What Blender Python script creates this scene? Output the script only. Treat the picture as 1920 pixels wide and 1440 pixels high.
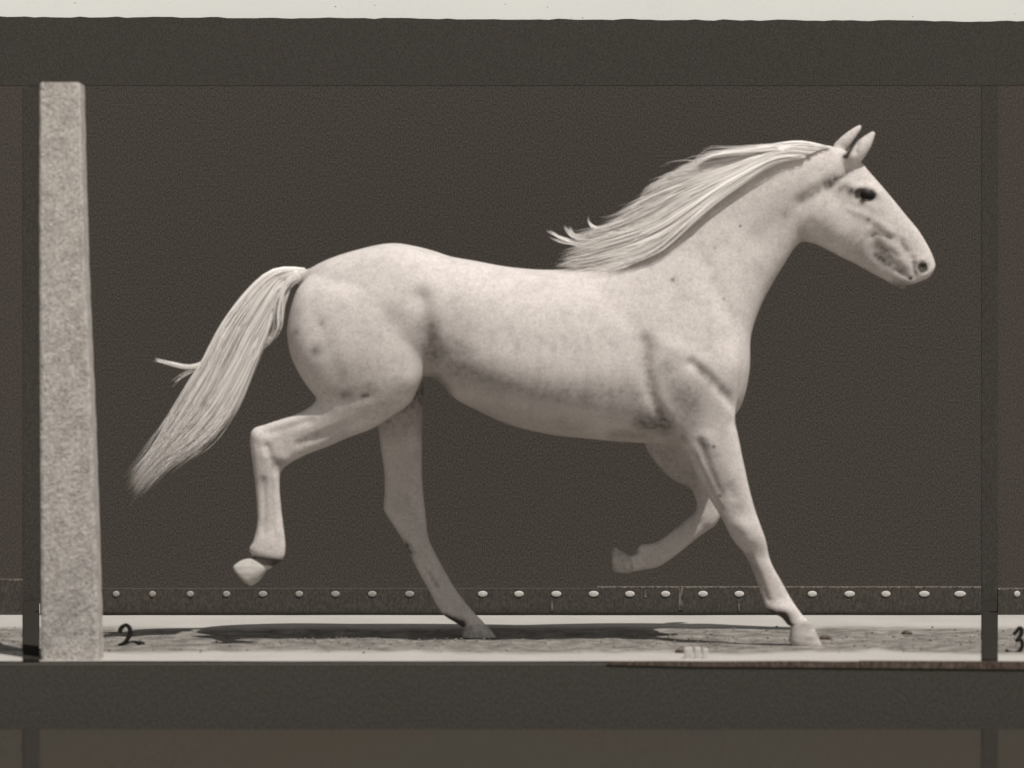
import bpy, bmesh, math, random
import numpy as np
from mathutils import Vector, Matrix
from mathutils.bvhtree import BVHTree
random.seed(7); rng = np.random.default_rng(7)
R = math.radians
for o in list(bpy.data.objects): bpy.data.objects.remove(o)
scene = bpy.context.scene
col = scene.collection

# ---------------------------------------------------------------- camera, sky, sun, exposure
F = 5915.0                 # focal length in pixels of a 1920 wide picture
D = 13.0                   # camera to the line the horse runs on
HC = 1.30                  # camera height
HY = 612.0                 # row of the horizon
cam = bpy.data.cameras.new('camera'); cam_o = bpy.data.objects.new('camera', cam); col.objects.link(cam_o)
cam_o.location = (0, -D, HC); cam_o.rotation_euler = (R(90), 0, 0)
cam.sensor_width = 36; cam.lens = F/1920*36; cam.clip_end = 2000; cam.shift_y = -(720-HY)/1920
cam.dof.use_dof = True; cam.dof.focus_distance = 14.5; cam.dof.aperture_fstop = 1.45
scene.camera = cam_o
LS = Vector((0.32, -0.38, 1.0)).normalized()       # towards the sun
elev = math.asin(LS.z); azim = math.atan2(LS.x, LS.y)
w = bpy.data.worlds.new('World'); scene.world = w; w.use_nodes = True
nt = w.node_tree; bg = nt.nodes['Background']
sky = nt.nodes.new('ShaderNodeTexSky'); sky.sky_type = 'NISHITA'; sky.sun_disc = False
sky.sun_elevation = elev; sky.sun_rotation = azim; sky.dust_density = 3.0; sky.air_density = 0.6
hs = nt.nodes.new('ShaderNodeHueSaturation'); hs.inputs['Saturation'].default_value = 0.12
nt.links.new(sky.outputs[0], hs.inputs['Color']); nt.links.new(hs.outputs[0], bg.inputs['Color'])
bg.inputs['Strength'].default_value = 0.065
sun = bpy.data.lights.new('sun', 'SUN'); sun.energy = 3.8; sun.angle = R(0.6); sun.color = (1.0, 0.965, 0.93)
sun_o = bpy.data.objects.new('sun', sun); col.objects.link(sun_o)
sun_o.rotation_euler = LS.to_track_quat('Z', 'Y').to_euler(); sun_o.location = LS*20
scene.view_settings.view_transform = 'Standard'; scene.view_settings.look = 'None'
scene.view_settings.exposure = 0.06; scene.view_settings.gamma = 1

# ---------------------------------------------------------------- helpers
def P(px, py, Y=0.0):                      # a point measured on the photo, at depth Y
    d = D + Y
    return Vector(((px-960)*d/F, Y, HC - (py-HY)*d/F))
def tag(o, label=None, cat=None, group=None, kind=None):
    for k, v in (('label', label), ('category', cat), ('group', group), ('kind', kind)):
        if v: o[k] = v
    return o
def link_mesh(name, verts, faces, mat, parent=None, smooth=False):
    me = bpy.data.meshes.new(name); me.from_pydata([tuple(v) for v in verts], [], faces); me.update()
    o = bpy.data.objects.new(name, me); col.objects.link(o)
    if mat: me.materials.append(mat)
    if smooth: me.polygons.foreach_set('use_smooth', [True]*len(me.polygons))
    if parent is not None:
        o.parent = parent; o.location = -parent.location
    return o
def from_bm(name, bm, mat, parent=None, smooth=False):
    me = bpy.data.meshes.new(name); bm.to_mesh(me); bm.free()
    o = bpy.data.objects.new(name, me); col.objects.link(o); me.materials.append(mat)
    if smooth: me.polygons.foreach_set('use_smooth', [True]*len(me.polygons))
    if parent is not None:
        o.parent = parent; o.location = -parent.location
    return o
def empty(name, loc=(0, 0, 0)):
    o = bpy.data.objects.new(name, None); o.location = loc; o.empty_display_size = 0.1; col.objects.link(o); return o
def prism(bm, pts_front, pts_back, bevel=0.0):
    """closed solid between two matching polygons"""
    a = [bm.verts.new(p) for p in pts_front]; b = [bm.verts.new(p) for p in pts_back]
    fs = [bm.faces.new(a), bm.faces.new(b[::-1])]
    n = len(a)
    for i in range(n):
        fs.append(bm.faces.new([a[i], b[i], b[(i+1) % n], a[(i+1) % n]]))
    bmesh.ops.recalc_face_normals(bm, faces=fs)
    if bevel > 0:
        es = list({e for f in fs for e in f.edges})
        bmesh.ops.bevel(bm, geom=es, offset=bevel, segments=2, affect='EDGES', profile=0.6)
def box(bm, x0, x1, y0, y1, z0, z1, bevel=0.004):
    prism(bm, [(x0, y0, z0), (x1, y0, z0), (x1, y0, z1), (x0, y0, z1)], [(x0, y1, z0), (x1, y1, z0), (x1, y1, z1), (x0, y1, z1)], bevel)

def catmull(arr, n):
    """arr (k,m) -> densified with n steps per interval"""
    arr = np.asarray(arr, float); k = len(arr); out = []
    for i in range(k-1):
        p0 = arr[max(i-1, 0)]; p1 = arr[i]; p2 = arr[i+1]; p3 = arr[min(i+2, k-1)]
        for j in range(n):
            t = j/n
            out.append(0.5*((2*p1) + (-p0+p2)*t + (2*p0-5*p1+4*p2-p3)*t*t + (-p0+3*p1-3*p2+p3)*t**3))
    out.append(arr[-1]); return np.array(out)

# ---------------------------------------------------------------- materials
def new_mat(name, rough=0.85):
    m = bpy.data.materials.new(name); m.use_nodes = True
    b = m.node_tree.nodes['Principled BSDF']; b.inputs['Roughness'].default_value = rough
    b.inputs['Specular IOR Level'].default_value = 0.15
    return m, m.node_tree, b
def N(t, kind, **kw):
    n = t.nodes.new(kind)
    for k, v in kw.items():
        if k in n.inputs: n.inputs[k].default_value = v
        else: setattr(n, k, v)
    return n
def noise(t, coord, scale, detail=4, rough=0.55, stretch=None):
    if stretch:
        mp = N(t, 'ShaderNodeMapping'); mp.inputs['Scale'].default_value = stretch
        t.links.new(coord, mp.inputs['Vector']); coord = mp.outputs[0]
    n = N(t, 'ShaderNodeTexNoise'); n.inputs['Scale'].default_value = scale
    n.inputs['Detail'].default_value = detail; n.inputs['Roughness'].default_value = rough
    t.links.new(coord, n.inputs['Vector']); return n.outputs['Fac']
def ramp(t, fac, stops):
    r = N(t, 'ShaderNodeValToRGB'); cr = r.color_ramp
    while len(cr.elements) < len(stops): cr.elements.new(0.5)
    for e, (p, c) in zip(cr.elements, stops):
        e.position = p; e.color = (*c, 1) if len(c) == 3 else c
    t.links.new(fac, r.inputs['Fac']); return r.outputs['Color']
def mixc(t, fac, a, b, mode='MIX'):
    m = N(t, 'ShaderNodeMix', data_type='RGBA', blend_type=mode)
    for s, v in ((m.inputs[0], fac), (m.inputs[6], a), (m.inputs[7], b)):
        if hasattr(v, 'links'): t.links.new(v, s)
        else: s.default_value = v if isinstance(v, (int, float)) else (*v, 1)
    return m.outputs[2]
def coords(t): return N(t, 'ShaderNodeTexCoord').outputs['Object']
def bump(t, b, h, strength=0.3, dist=0.01):
    n = N(t, 'ShaderNodeBump'); n.inputs['Strength'].default_value = strength; n.inputs['Distance'].default_value = dist
    t.links.new(h, n.inputs['Height']); t.links.new(n.outputs[0], b.inputs['Normal'])

def grained(name, c, amp=0.16, tint=(1.12, 0.98, 0.92), tint_amt=0.5, rough=0.95, grain_scale=170, big=1.3):
    """dark matt painted cloth or board: slow blotches of warmer tone plus a fine upright weave"""
    m, t, b = new_mat(name, rough); b.inputs['Specular IOR Level'].default_value = 0.0
    co = coords(t)
    blot = ramp(t, noise(t, co, big, 3), [(0.35, (0, 0, 0)), (0.7, (1, 1, 1))])
    cc = mixc(t, blot, c, tuple(a*(1+(k-1)*tint_amt) for a, k in zip(c, tint)))
    g = noise(t, co, grain_scale, 2, 0.7, (1, 1, 0.55))
    gr = ramp(t, g, [(0.30, (1-amp*1.5,)*3), (0.5, (1, 1, 1)), (0.72, (1+amp*1.9,)*3)])
    cc = mixc(t, 1.0, cc, gr, 'MULTIPLY')
    t.links.new(cc, b.inputs['Base Color'])
    bump(t, b, g, 0.08, 0.001)
    return m
M = {}
M['backdrop'] = grained('black_cloth', (0.0700, 0.0620, 0.0540), 0.34, tint_amt=0.12, grain_scale=190)
M['backdrop_brown'] = grained('brown_cloth', (0.0760, 0.0660, 0.0580), 0.26, tint_amt=0.25, grain_scale=170)
M['black'] = grained('black_paint', (0.0605, 0.0550, 0.0480), 0.2, tint=(0.97, 1.0, 0.98), grain_scale=190)
M['batten'] = grained('black_floor_paint', (0.030, 0.028, 0.024), 0.3)
M['riser'] = grained('black_riser_paint', (0.0730, 0.0665, 0.0575), 0.28, tint=(0.97, 1, .98), grain_scale=190)

# cream paper margin with small dark specks
m, t, b = new_mat('cream_board', 0.9); co = coords(t)
c = mixc(t, noise(t, co, 2.0, 3), (0.44, 0.445, 0.41), (0.48, 0.482, 0.445))
c = mixc(t, 1.0, c, ramp(t, noise(t, co, 240, 2), [(0.3, (0.93,)*3), (0.7, (1.04,)*3)]), 'MULTIPLY')
v = N(t, 'ShaderNodeTexVoronoi'); v.inputs['Scale'].default_value = 13; t.links.new(co, v.inputs['Vector'])
sp = ramp(t, v.outputs['Distance'], [(0.035, (0.13, 0.12, 0.11)), (0.06, (1, 1, 1))])
sel = ramp(t, noise(t, co, 5, 2), [(0.50, (0, 0, 0)), (0.56, (1, 1, 1))])
c = mixc(t, sel, c, mixc(t, 1.0, c, sp, 'MULTIPLY')); t.links.new(c, b.inputs['Base Color']); M['cream'] = m

# pale speckled stone of the pillar
m, t, b = new_mat('speckled_stone', 0.95); b.inputs['Specular IOR Level'].default_value = 0.05; co = coords(t)
n1 = noise(t, co, 20, 5, 0.65, (1.0, 1, 0.8)); n2 = noise(t, co, 85, 3, 0.7, (1.0, 1, 1.2)); n3 = noise(t, co, 200, 2, 0.7)
c = ramp(t, n1, [(0.30, (0.37, 0.34, 0.31)), (0.52, (0.49, 0.455, 0.415)), (0.75, (0.58, 0.545, 0.50))])
c = mixc(t, 1.0, c, ramp(t, n2, [(0.28, (0.42,)*3), (0.44, (0.90,)*3), (0.60, (1.08,)*3), (0.8, (1.35,)*3)]), 'MULTIPLY')
c = mixc(t, 1.0, c, ramp(t, n3, [(0.3, (0.74,)*3), (0.7, (1.22,)*3)]), 'MULTIPLY')
t.links.new(c, b.inputs['Base Color']); bump(t, b, n2, 0.5, 0.012); M['stone'] = m

# track: pale lime strips at the back and front, churned soil between
m, t, b = new_mat('track_soil', 0.95); b.inputs['Specular IOR Level'].default_value = 0.05; co = coords(t)
sx = N(t, 'ShaderNodeSeparateXYZ'); t.links.new(co, sx.inputs[0])
nw = noise(t, co, 1.6, 4, 0.6, (1, 0.5, 1))
yy = N(t, 'ShaderNodeMath', operation='MULTIPLY_ADD'); t.links.new(nw, yy.inputs[0]); yy.inputs[1].default_value = 0.5
t.links.new(sx.outputs['Y'], yy.inputs[2])                       # y + 0.5*noise (about +0.25)
mr = N(t, 'ShaderNodeMapRange'); t.links.new(yy.outputs[0], mr.inputs['Value'])
mr.inputs['From Min'].default_value = -1.0; mr.inputs['From Max'].default_value = 2.0
soil = ramp(t, mr.outputs[0], [(0.26, (0, 0, 0)), (0.31, (1, 1, 1)), (0.585, (1, 1, 1)), (0.65, (0, 0, 0))])
sn = noise(t, co, 13, 7, 0.78, (0.7, 0.8, 1)); sf = noise(t, co, 190, 2, 0.7)
sc = ramp(t, sn, [(0.33, (0.075, 0.068, 0.06)), (0.50, (0.195, 0.180, 0.160)), (0.66, (0.33, 0.307, 0.275))])
lc = mixc(t, noise(t, co, 3, 3), (0.35, 0.33, 0.30), (0.47, 0.445, 0.41))
c = mixc(t, soil, lc, sc)
c = mixc(t, 1.0, c, ramp(t, sf, [(0.3, (0.76,)*3), (0.7, (1.2,)*3)]), 'MULTIPLY')
t.links.new(c, b.inputs['Base Color']); bump(t, b, sf, 0.3, 0.006); M['track'] = m

M['ground'] = grained('brown_soil', (0.0435, 0.0395, 0.0320), 0.30, tint=(1.10, 0.99, 0.95), tint_amt=1.0, grain_scale=120, big=0.9)
t = M['ground'].node_tree; b = t.nodes['Principled BSDF']; old = b.inputs['Base Color'].links[0].from_socket
co = coords(t); sx = N(t, 'ShaderNodeSeparateXYZ'); t.links.new(co, sx.inputs[0])
ya_ = N(t, 'ShaderNodeMath', operation='MULTIPLY_ADD'); t.links.new(noise(t, co, 1.2, 4), ya_.inputs[0]); ya_.inputs[1].default_value = 0.5; t.links.new(sx.outputs['Y'], ya_.inputs[2])
fr = N(t, 'ShaderNodeMapRange'); t.links.new(ya_.outputs[0], fr.inputs['Value']); fr.inputs['From Min'].default_value = -2.30; fr.inputs['From Max'].default_value = -2.45
bounce = mixc(t, noise(t, co, 4, 5, 0.6), (0.46, 0.43, 0.39), (0.60, 0.565, 0.52))  # pale unseen foreground, added to bounce light onto the horse
t.links.new(mixc(t, fr.outputs[0], old, bounce), b.inputs['Base Color'])
M['edge'] = grained('brown_edge_wood', (0.105, 0.083, 0.066), 0.35, grain_scale=60)
M['markboard'] = grained('marker_board_paint', (0.068, 0.062, 0.054), 0.2, grain_scale=110, tint_amt=0.3)
M['markrail'] = grained('worn_rail_paint', (0.125, 0.112, 0.096), 0.5, grain_scale=60, tint_amt=0.5)
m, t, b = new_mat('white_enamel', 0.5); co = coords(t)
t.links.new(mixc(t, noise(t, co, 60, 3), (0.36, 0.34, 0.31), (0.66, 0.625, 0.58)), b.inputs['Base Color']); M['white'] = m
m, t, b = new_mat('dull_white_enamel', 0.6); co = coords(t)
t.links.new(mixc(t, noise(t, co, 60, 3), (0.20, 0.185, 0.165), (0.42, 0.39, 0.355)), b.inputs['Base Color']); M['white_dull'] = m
M['ink'] = grained('black_iron', (0.022, 0.020, 0.018), 0.2)

# horse coat: the attribute 'mark_shade' carries the horse's own grey patches, flea-bitten spots, dark skin and painted shade
def coat_material():
    m, t, b = new_mat('white_coat', 0.8); b.inputs['Specular IOR Level'].default_value = 0.06; co = coords(t)
    at = N(t, 'ShaderNodeAttribute'); at.attribute_name = 'mark'
    g1 = noise(t, co, 42, 6, 0.7); g2 = noise(t, co, 190, 2, 0.7, (1, 1, 0.8)); g3 = noise(t, co, 13, 4, 0.6)
    base = mixc(t, noise(t, co, 3.0, 3), (0.548, 0.503, 0.470), (0.598, 0.547, 0.508))
    base = mixc(t, 1.0, base, ramp(t, g2, [(0.28, (0.74,)*3), (0.5, (1, 1, 1)), (0.72, (1.18,)*3)]), 'MULTIPLY')
    base = mixc(t, 1.0, base, ramp(t, g1, [(0.30, (0.86,)*3), (0.5, (1, 1, 1)), (0.7, (1.07,)*3)]), 'MULTIPLY')
    base = mixc(t, 1.0, base, ramp(t, g3, [(0.34, (0.90,)*3), (0.5, (1, 1, 1)), (0.7, (1.04,)*3)]), 'MULTIPLY')
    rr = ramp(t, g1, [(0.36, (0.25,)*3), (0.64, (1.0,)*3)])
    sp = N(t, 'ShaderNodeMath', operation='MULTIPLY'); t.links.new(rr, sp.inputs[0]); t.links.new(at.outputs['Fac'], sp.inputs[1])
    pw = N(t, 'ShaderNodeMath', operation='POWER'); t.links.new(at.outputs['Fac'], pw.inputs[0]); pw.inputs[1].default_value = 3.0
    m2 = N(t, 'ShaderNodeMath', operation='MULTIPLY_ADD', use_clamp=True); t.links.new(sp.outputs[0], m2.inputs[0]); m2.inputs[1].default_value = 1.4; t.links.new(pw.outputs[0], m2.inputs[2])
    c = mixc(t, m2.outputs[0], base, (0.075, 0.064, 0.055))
    t.links.new(c, b.inputs['Base Color']); bump(t, b, g1, 0.30, 0.004)
    return m
M['coat'] = coat_material()
def hair_material(name, a, bb):
    m, t, b = new_mat(name, 0.7); co = coords(t)
    at = N(t, 'ShaderNodeAttribute'); at.attribute_name = 'tone'
    t.links.new(mixc(t, at.outputs['Fac'], a, bb), b.inputs['Base Color']); return m
M['hair'] = hair_material('pale_hair', (0.70, 0.66, 0.62), (0.90, 0.86, 0.815))
m, t, b = new_mat('hoof_horn', 0.6); co = coords(t)
c = ramp(t, noise(t, co, 40, 3, 0.6, (0.3, 0.3, 1)), [(0.3, (0.32, 0.295, 0.265)), (0.7, (0.56, 0.525, 0.48))]); t.links.new(c, b.inputs['Base Color']); M['hoof'] = m
m, t, b = new_mat('dusty_hoof_horn', 0.7); co = coords(t)
c = ramp(t, noise(t, co, 40, 3, 0.6), [(0.3, (0.26, 0.24, 0.215)), (0.7, (0.50, 0.47, 0.43))]); t.links.new(c, b.inputs['Base Color']); M['hoof_dark'] = m
m, t, b = new_mat('dark_eye', 0.5); b.inputs['Base Color'].default_value = (0.012, 0.010, 0.009, 1); b.inputs['Specular IOR Level'].default_value = 0.15; M['eye'] = m

# ---------------------------------------------------------------- the setting
# lower ground, one sheet to the horizon
gx = np.concatenate([[-400, -60, -12], np.linspace(-6, 6, 121), [12, 60, 400]])
gy = np.concatenate([[-400, -60, -20], np.linspace(-8, 4, 100), [12, 60, 400]])
zl = -0.259
vs = []
for yv in gy:
    for xv in gx:
        near = abs(xv) < 5.9 and -7.8 < yv < -1.3
        vs.append((xv, yv, zl + (0.0015*math.sin(xv*3.1+yv*2.3)+0.001*math.sin(xv*7.7-yv*5.1) if near else 0)))
nx = len(gx); fs = [(j*nx+i, j*nx+i+1, (j+1)*nx+i+1, (j+1)*nx+i) for j in range(len(gy)-1) for i in range(nx-1)]
tag(link_mesh('ground', vs, fs, M['ground'], smooth=True), kind='structure')

# the raised track
YF, YB = -0.75, 1.21
def vn(x, y, s):
    return (math.sin(x*s*1.0+y*s*0.7+1.3)+math.sin(x*s*2.3-y*s*1.9+0.4)*0.6+math.sin(x*s*4.7+y*s*3.3)*0.35+math.sin(-x*s*8.1+y*s*6.7)*0.2)/2.15
xs = np.linspace(-6, 6, 900); ys = np.linspace(YF, YB+1.0, 130)
hh = rng.random((len(ys), len(xs)))
def blur(a, n):
    for _ in range(n):
        a = (a+np.roll(a, 1, 0)+np.roll(a, -1, 0)+np.roll(a, 1, 1)+np.roll(a, -1, 1))/5
    return a
lump = blur(hh, 6); lump = (lump-lump.mean())/lump.std(); lump2 = blur(rng.random(hh.shape), 40); lump2 = (lump2-lump2.mean())/lump2.std()
vs = []
for j, yv in enumerate(ys):
    f = max(0, min(1, (yv+0.45)/0.12))*max(0, min(1, (0.62-yv)/0.2))
    for i, xv in enumerate(xs):
        vs.append((xv, yv, f*(0.0012*lump[j, i]+0.0022*lump2[j, i]) + 0.0008*vn(xv, yv, 3)))
nx = len(xs); fs = [(j*nx+i, j*nx+i+1, (j+1)*nx+i+1, (j+1)*nx+i) for j in range(len(ys)-1) for i in range(nx-1)]
tag(link_mesh('track', vs, fs, M['track'], smooth=True), kind='structure')

# black printed border along the front of the track, built as a riser
bm = bmesh.new(); box(bm, -6, 6, YF-0.045, YF-0.002, zl-0.05, -0.006, 0.003)
tag(from_bm('riser_board', bm, M['riser']), 'long flat black board edging the front of the pale track', 'board')
# brown worn strip under the front edge, growing thicker to the right
bm = bmesh.new()
ye = YF-0.049
q = lambda px, py: P(px, py, ye)
up = [q(1138, 1242), q(1300, 1240), q(1500, 1239), q(1604, 1240.5), q(1615, 1238.5), q(1700, 1239), q(1925, 1240)]
dn = [q(1138, 1246), q(1300, 1250), q(1500, 1251), q(1604, 1252), q(1615, 1252), q(1700, 1253), q(1925, 1255)]
poly = up + dn[::-1]
poly = [(p.x, ye, p.z) for p in poly]
prism(bm, poly, [(x, YF-0.0465, z) for x, y, z in poly])
tag(from_bm('edge_strip', bm, M['edge']), 'thin brown worn wooden strip under the right front edge of the track', 'edge strip')

# backdrop: a middle bay and two brown bays beyond the dividers
YD = 1.80
def wavy(name, x0, x1, z0, z1, Y, mat, label, cat, amp=0.004):
    n, k = 60, 24; v = []
    for j in range(k+1):
        for i in range(n+1):
            x = x0+(x1-x0)*i/n; z = z0+(z1-z0)*j/k
            v.append((x, Y+amp*math.sin(x*5+z*1.2)+amp*0.6*math.sin(x*11-z*2), z))
    nb = len(v); v += [(x, Y+0.03, z) for x, y, z in v]
    f = [(j*(n+1)+i, j*(n+1)+i+1, (j+1)*(n+1)+i+1, (j+1)*(n+1)+i) for j in range(k) for i in range(n)]
    f += [tuple(nb+a for a in q[::-1]) for q in f]
    ring = [i for i in range(n+1)]+[(j+1)*(n+1)+n for j in range(k)]+[k*(n+1)+n-1-i for i in range(n)]+[(k-1-j)*(n+1) for j in range(k-1)]
    for a, bb in zip(ring, ring[1:]+ring[:1]): f.append((a, nb+a, nb+bb, bb))
    return tag(link_mesh(name, v, f, mat, smooth=False), label, cat)
xl = P(56, 700, YD).x; xr = P(1856, 700, YD).x; ztop = P(0, 158, YD).z
wavy('backdrop', xl+0.003, xr-0.003, -0.02, ztop+0.05, YD, M['backdrop'], 'large plain black backdrop behind the running horse', 'backdrop', 0.0)
wavy('backdrop', -5.6, xl-0.003, -0.02, ztop+0.05, YD, M['backdrop_brown'], 'brownish black backdrop at the far left edge beyond the black upright', 'backdrop', 0.0)
wavy('backdrop', xr+0.003, 5.6, -0.02, ztop+0.05, YD, M['backdrop_brown'], 'brownish black backdrop at the far right edge beyond the black upright', 'backdrop', 0.0)

# top border and paper margin over it, printed edges built as solids
yb = YD-0.0012
bm = bmesh.new()
zt_l, zt_r = P(0, 31, yb).z, P(1920, 40, yb).z; xL, xR = P(0, 0, yb).x, P(1920, 0, yb).x
def topz(x): return zt_l+(zt_r-zt_l)*(x-xL)/(xR-xL)
n = 260; v = []
zb = P(0, 160, yb).z
for i in range(n+1):
    x = -5.6+11.2*i/n; e = topz(max(-3, min(3, x)))+random.uniform(-0.0035, 0.0035)
    v += [(x, yb, zb), (x, yb, e), (x, yb+0.10, e), (x, yb+0.10, zb)]
f = [(4*i+a, 4*i+4+a, 4*i+4+(a+1) % 4, 4*i+(a+1) % 4) for i in range(n) for a in range(4)]+[(0, 1, 2, 3), (4*n+3, 4*n+2, 4*n+1, 4*n)]
tag(link_mesh('top_beam', v, f, M['black']), 'broad flat black beam with a ragged upper edge running across the top', 'beam')
bm = bmesh.new()
a = [(-5.6, yb+0.012, topz(-3)-0.06), (5.6, yb+0.012, topz(3)-0.06), (5.6, yb+0.012+0.30, topz(3)+0.24), (-5.6, yb+0.012+0.30, topz(-3)+0.24)]
prism(bm, a, [(x, y+0.02, z-0.02) for x, y, z in a], 0.0)
tag(from_bm('cream_board', bm, M['cream']), 'cream white strip with tiny dark specks along the very top edge', 'board')

# dividers: printed panel borders, built as an upright plus battens splayed to look vertical
def divider(pxa, pxb, label):
    yu = YD-0.0022
    r = empty('divider', P((pxa+pxb)/2, 1155, yu)); r.location.z = 0
    tag(r, label, 'divider', 'black dividers between the bays')
    a, b_ = P(pxa, 0, yu).x, P(pxb, 0, yu).x
    bm = bmesh.new(); box(bm, a, b_, yu, yu+0.0015, 0.0, P(0, 161, yu).z, 0.0); from_bm('upright', bm, M['black'], r)
    bm = bmesh.new()
    fa, fb = P(pxa, 0, YF).x, P(pxb, 0, YF).x; z1 = 0.010; ya = yu-0.002
    prism(bm, [(fa, YF, z1), (fb, YF, z1), (b_, ya, z1), (a, ya, z1)], [(fa, YF, -0.004), (fb, YF, -0.004), (b_, ya, -0.004), (a, ya, -0.004)], 0.002)
    from_bm('floor_batten', bm, M['batten'], r)
    bm = bmesh.new(); y1, y0 = YF-0.052, -3.2
    z1 = zl+0.007
    fa, fb = P(pxa, 0, y1).x, P(pxb, 0, y1).x; ga, gb = P(pxa, 0, y0).x, P(pxb, 0, y0).x
    prism(bm, [(ga, y0, z1), (gb, y0, z1), (fb, y1, z1), (fa, y1, z1)], [(ga, y0, zl-0.02), (gb, y0, zl-0.02), (fb, y1, zl-0.02), (fa, y1, zl-0.02)], 0.002)
    from_bm('lower_batten', bm, M['batten'], r)
divider(43, 74, 'thin black divider bar left of the pale stone pillar')
divider(1841, 1871, 'thin black divider bar in front of the horse at the right edge')

# pale stone pillar
def pillar():
    yp, dp = -0.72, 0.12
    nz, nxx = 150, 16; v = []
    Lp = [(73, 156), (72, 400), (73, 700), (75, 1000), (76, 1241)]; Rp = [(151, 156), (154, 300), (160, 500), (166, 640), (173, 800), (180, 1000), (187, 1241)]
    ev = lambda tab, y: np.interp(y, [q[1] for q in tab], [q[0] for q in tab])
    rings = []
    for j in range(nz+1):
        py = 1243-(1243-154)*j/nz; l = P(ev(Lp, py), py, yp); r_ = P(ev(Rp, py), py, yp); ring = []
        rd = 0.007
        per = []
        for i in range(nxx+1): per.append((l.x+(r_.x-l.x)*i/nxx, yp))
        for i in range(1, 7): per.append((r_.x, yp+dp*i/6))
        for i in range(1, nxx+1): per.append((r_.x+(l.x-r_.x)*i/nxx, yp+dp))
        for i in range(1, 6): per.append((l.x, yp+dp-dp*i/6))
        for x, y in per:
            ex = min(abs(x-l.x), abs(x-r_.x)); sh = 0.004 if (ex < 1e-6 and (abs(y-yp) < 1e-6)) else 0
            ring.append((x+0.0010*vn(y*9+j*0.3, j*0.13, 1.7)+(sh if x < (l.x+r_.x)/2 else -sh), y+random.uniform(-.0012, .0012)+sh, l.z-(0.006 if j == nz and ex < 0.004 else 0)))
        rings.append(ring)
    n = len(rings[0]); v = [p for r in rings for p in r]
    f = [(j*n+i, j*n+(i+1) % n, (j+1)*n+(i+1) % n, (j+1)*n+i) for j in range(nz) for i in range(n)]
    f += [tuple(range(n))[::-1], tuple(nz*n+i for i in range(n))]
    return tag(link_mesh('stone_pillar', v, f, M['stone'], smooth=False), 'tall pale speckled stone pillar with a slanting right side at the left of the track', 'pillar')
pillar()

# marker board with its row of white dots
def dot_mesh(cx, cz, Y, rx, rz, mat, parent, name='white_dot'):
    v = []; f = []; k = 18; prof = [(1.0, 0), (0.97, 0.45), (0.8, 0.8), (0.45, 1.0)]
    for rr, h in prof:
        for i in range(k):
            a = 2*math.pi*i/k; v.append((cx+rx*rr*math.cos(a), Y-0.004*h, cz+rz*rr*math.sin(a)))
    v.append((cx, Y-0.0043, cz)); c = len(v)-1; v.append((cx, Y+0.002, cz)); bk = len(v)-1
    for j in range(len(prof)-1):
        for i in range(k): f.append((j*k+i, j*k+(i+1) % k, (j+1)*k+(i+1) % k, (j+1)*k+i))
    for i in range(k): f.append(((len(prof)-1)*k+i, (len(prof)-1)*k+(i+1) % k, c)); f.append(((i+1) % k, i, bk))
    return link_mesh(name, v, f, mat, parent, smooth=True)
YM = 1.215
def marker_board(pa, pb, ptop, dots, label, mat_dot, rail_px):
    x0, x1 = P(pa, 0, YM).x, P(pb, 0, YM).x; zt = P(0, ptop, YM).z
    r = empty('marker_board', ((x0+x1)/2, YM, 0)); tag(r, label, 'marker board', 'marker boards along the back of the track')
    bm = bmesh.new(); box(bm, x0, x1, YM, YM+0.025, -0.003, zt-0.008, 0.002)
    from_bm('board', bm, M['markboard'], r)
    xa, xb = P(rail_px[0], 0, YM).x, P(rail_px[1], 0, YM).x
    bm = bmesh.new(); box(bm, xa, xb, YM-0.0005, YM+0.025, zt-0.0078, zt, 0.001); from_bm('top_rail', bm, M['markrail'], r)
    for sx_, sw, a1, a2 in ((1276, 8, 1102, 1144), (1210, 4, 1104, 1120), (1035, 4, 1128, 1146), (1385, 4, 1124, 1146)):
        if not pa < sx_ < pb: continue
        p0 = P(sx_-sw/2, a2, YM); p1 = P(sx_+sw/2, a1, YM); bm = bmesh.new(); box(bm, p0.x, p1.x, YM-0.003, YM+0.001, p0.z, p1.z, 0.001); from_bm('cleat', bm, M['markrail'], r)
    for (dx, rx) in dots:
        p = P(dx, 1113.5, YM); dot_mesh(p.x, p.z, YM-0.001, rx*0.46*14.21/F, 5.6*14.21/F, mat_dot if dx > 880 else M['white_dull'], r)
dl = [(218, 14), (286, 14), (357, 15), (425, 15), (493, 18), (561, 16), (629, 18), (698, 18), (768, 19), (836, 18), (905, 20), (973, 20), (1043, 21), (1113, 21),
      (1181, 20), (1248, 19), (1318, 20), (1386, 20), (1455, 19), (1523, 19), (1593, 22), (1661, 19), (1733, 22), (1800, 24)]
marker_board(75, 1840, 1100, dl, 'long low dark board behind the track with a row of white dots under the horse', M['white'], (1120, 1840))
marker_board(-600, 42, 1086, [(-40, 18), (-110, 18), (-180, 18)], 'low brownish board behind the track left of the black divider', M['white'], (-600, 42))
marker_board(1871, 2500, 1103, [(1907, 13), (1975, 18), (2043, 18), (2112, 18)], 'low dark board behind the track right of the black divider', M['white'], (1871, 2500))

# kerb lath at the foot of the marker board, thin and black
for a, b_, lab in ((77, 1838, 'thin dark lath along the foot of the long dotted board'),):
    bm = bmesh.new(); x0, x1 = P(a, 0, 1.20).x, P(b_, 0, 1.20).x
    box(bm, x0, x1, 1.198, 1.212, -0.003, 0.012, 0.002); tag(from_bm('foot_lath', bm, M['batten']), lab, 'lath')

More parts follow.
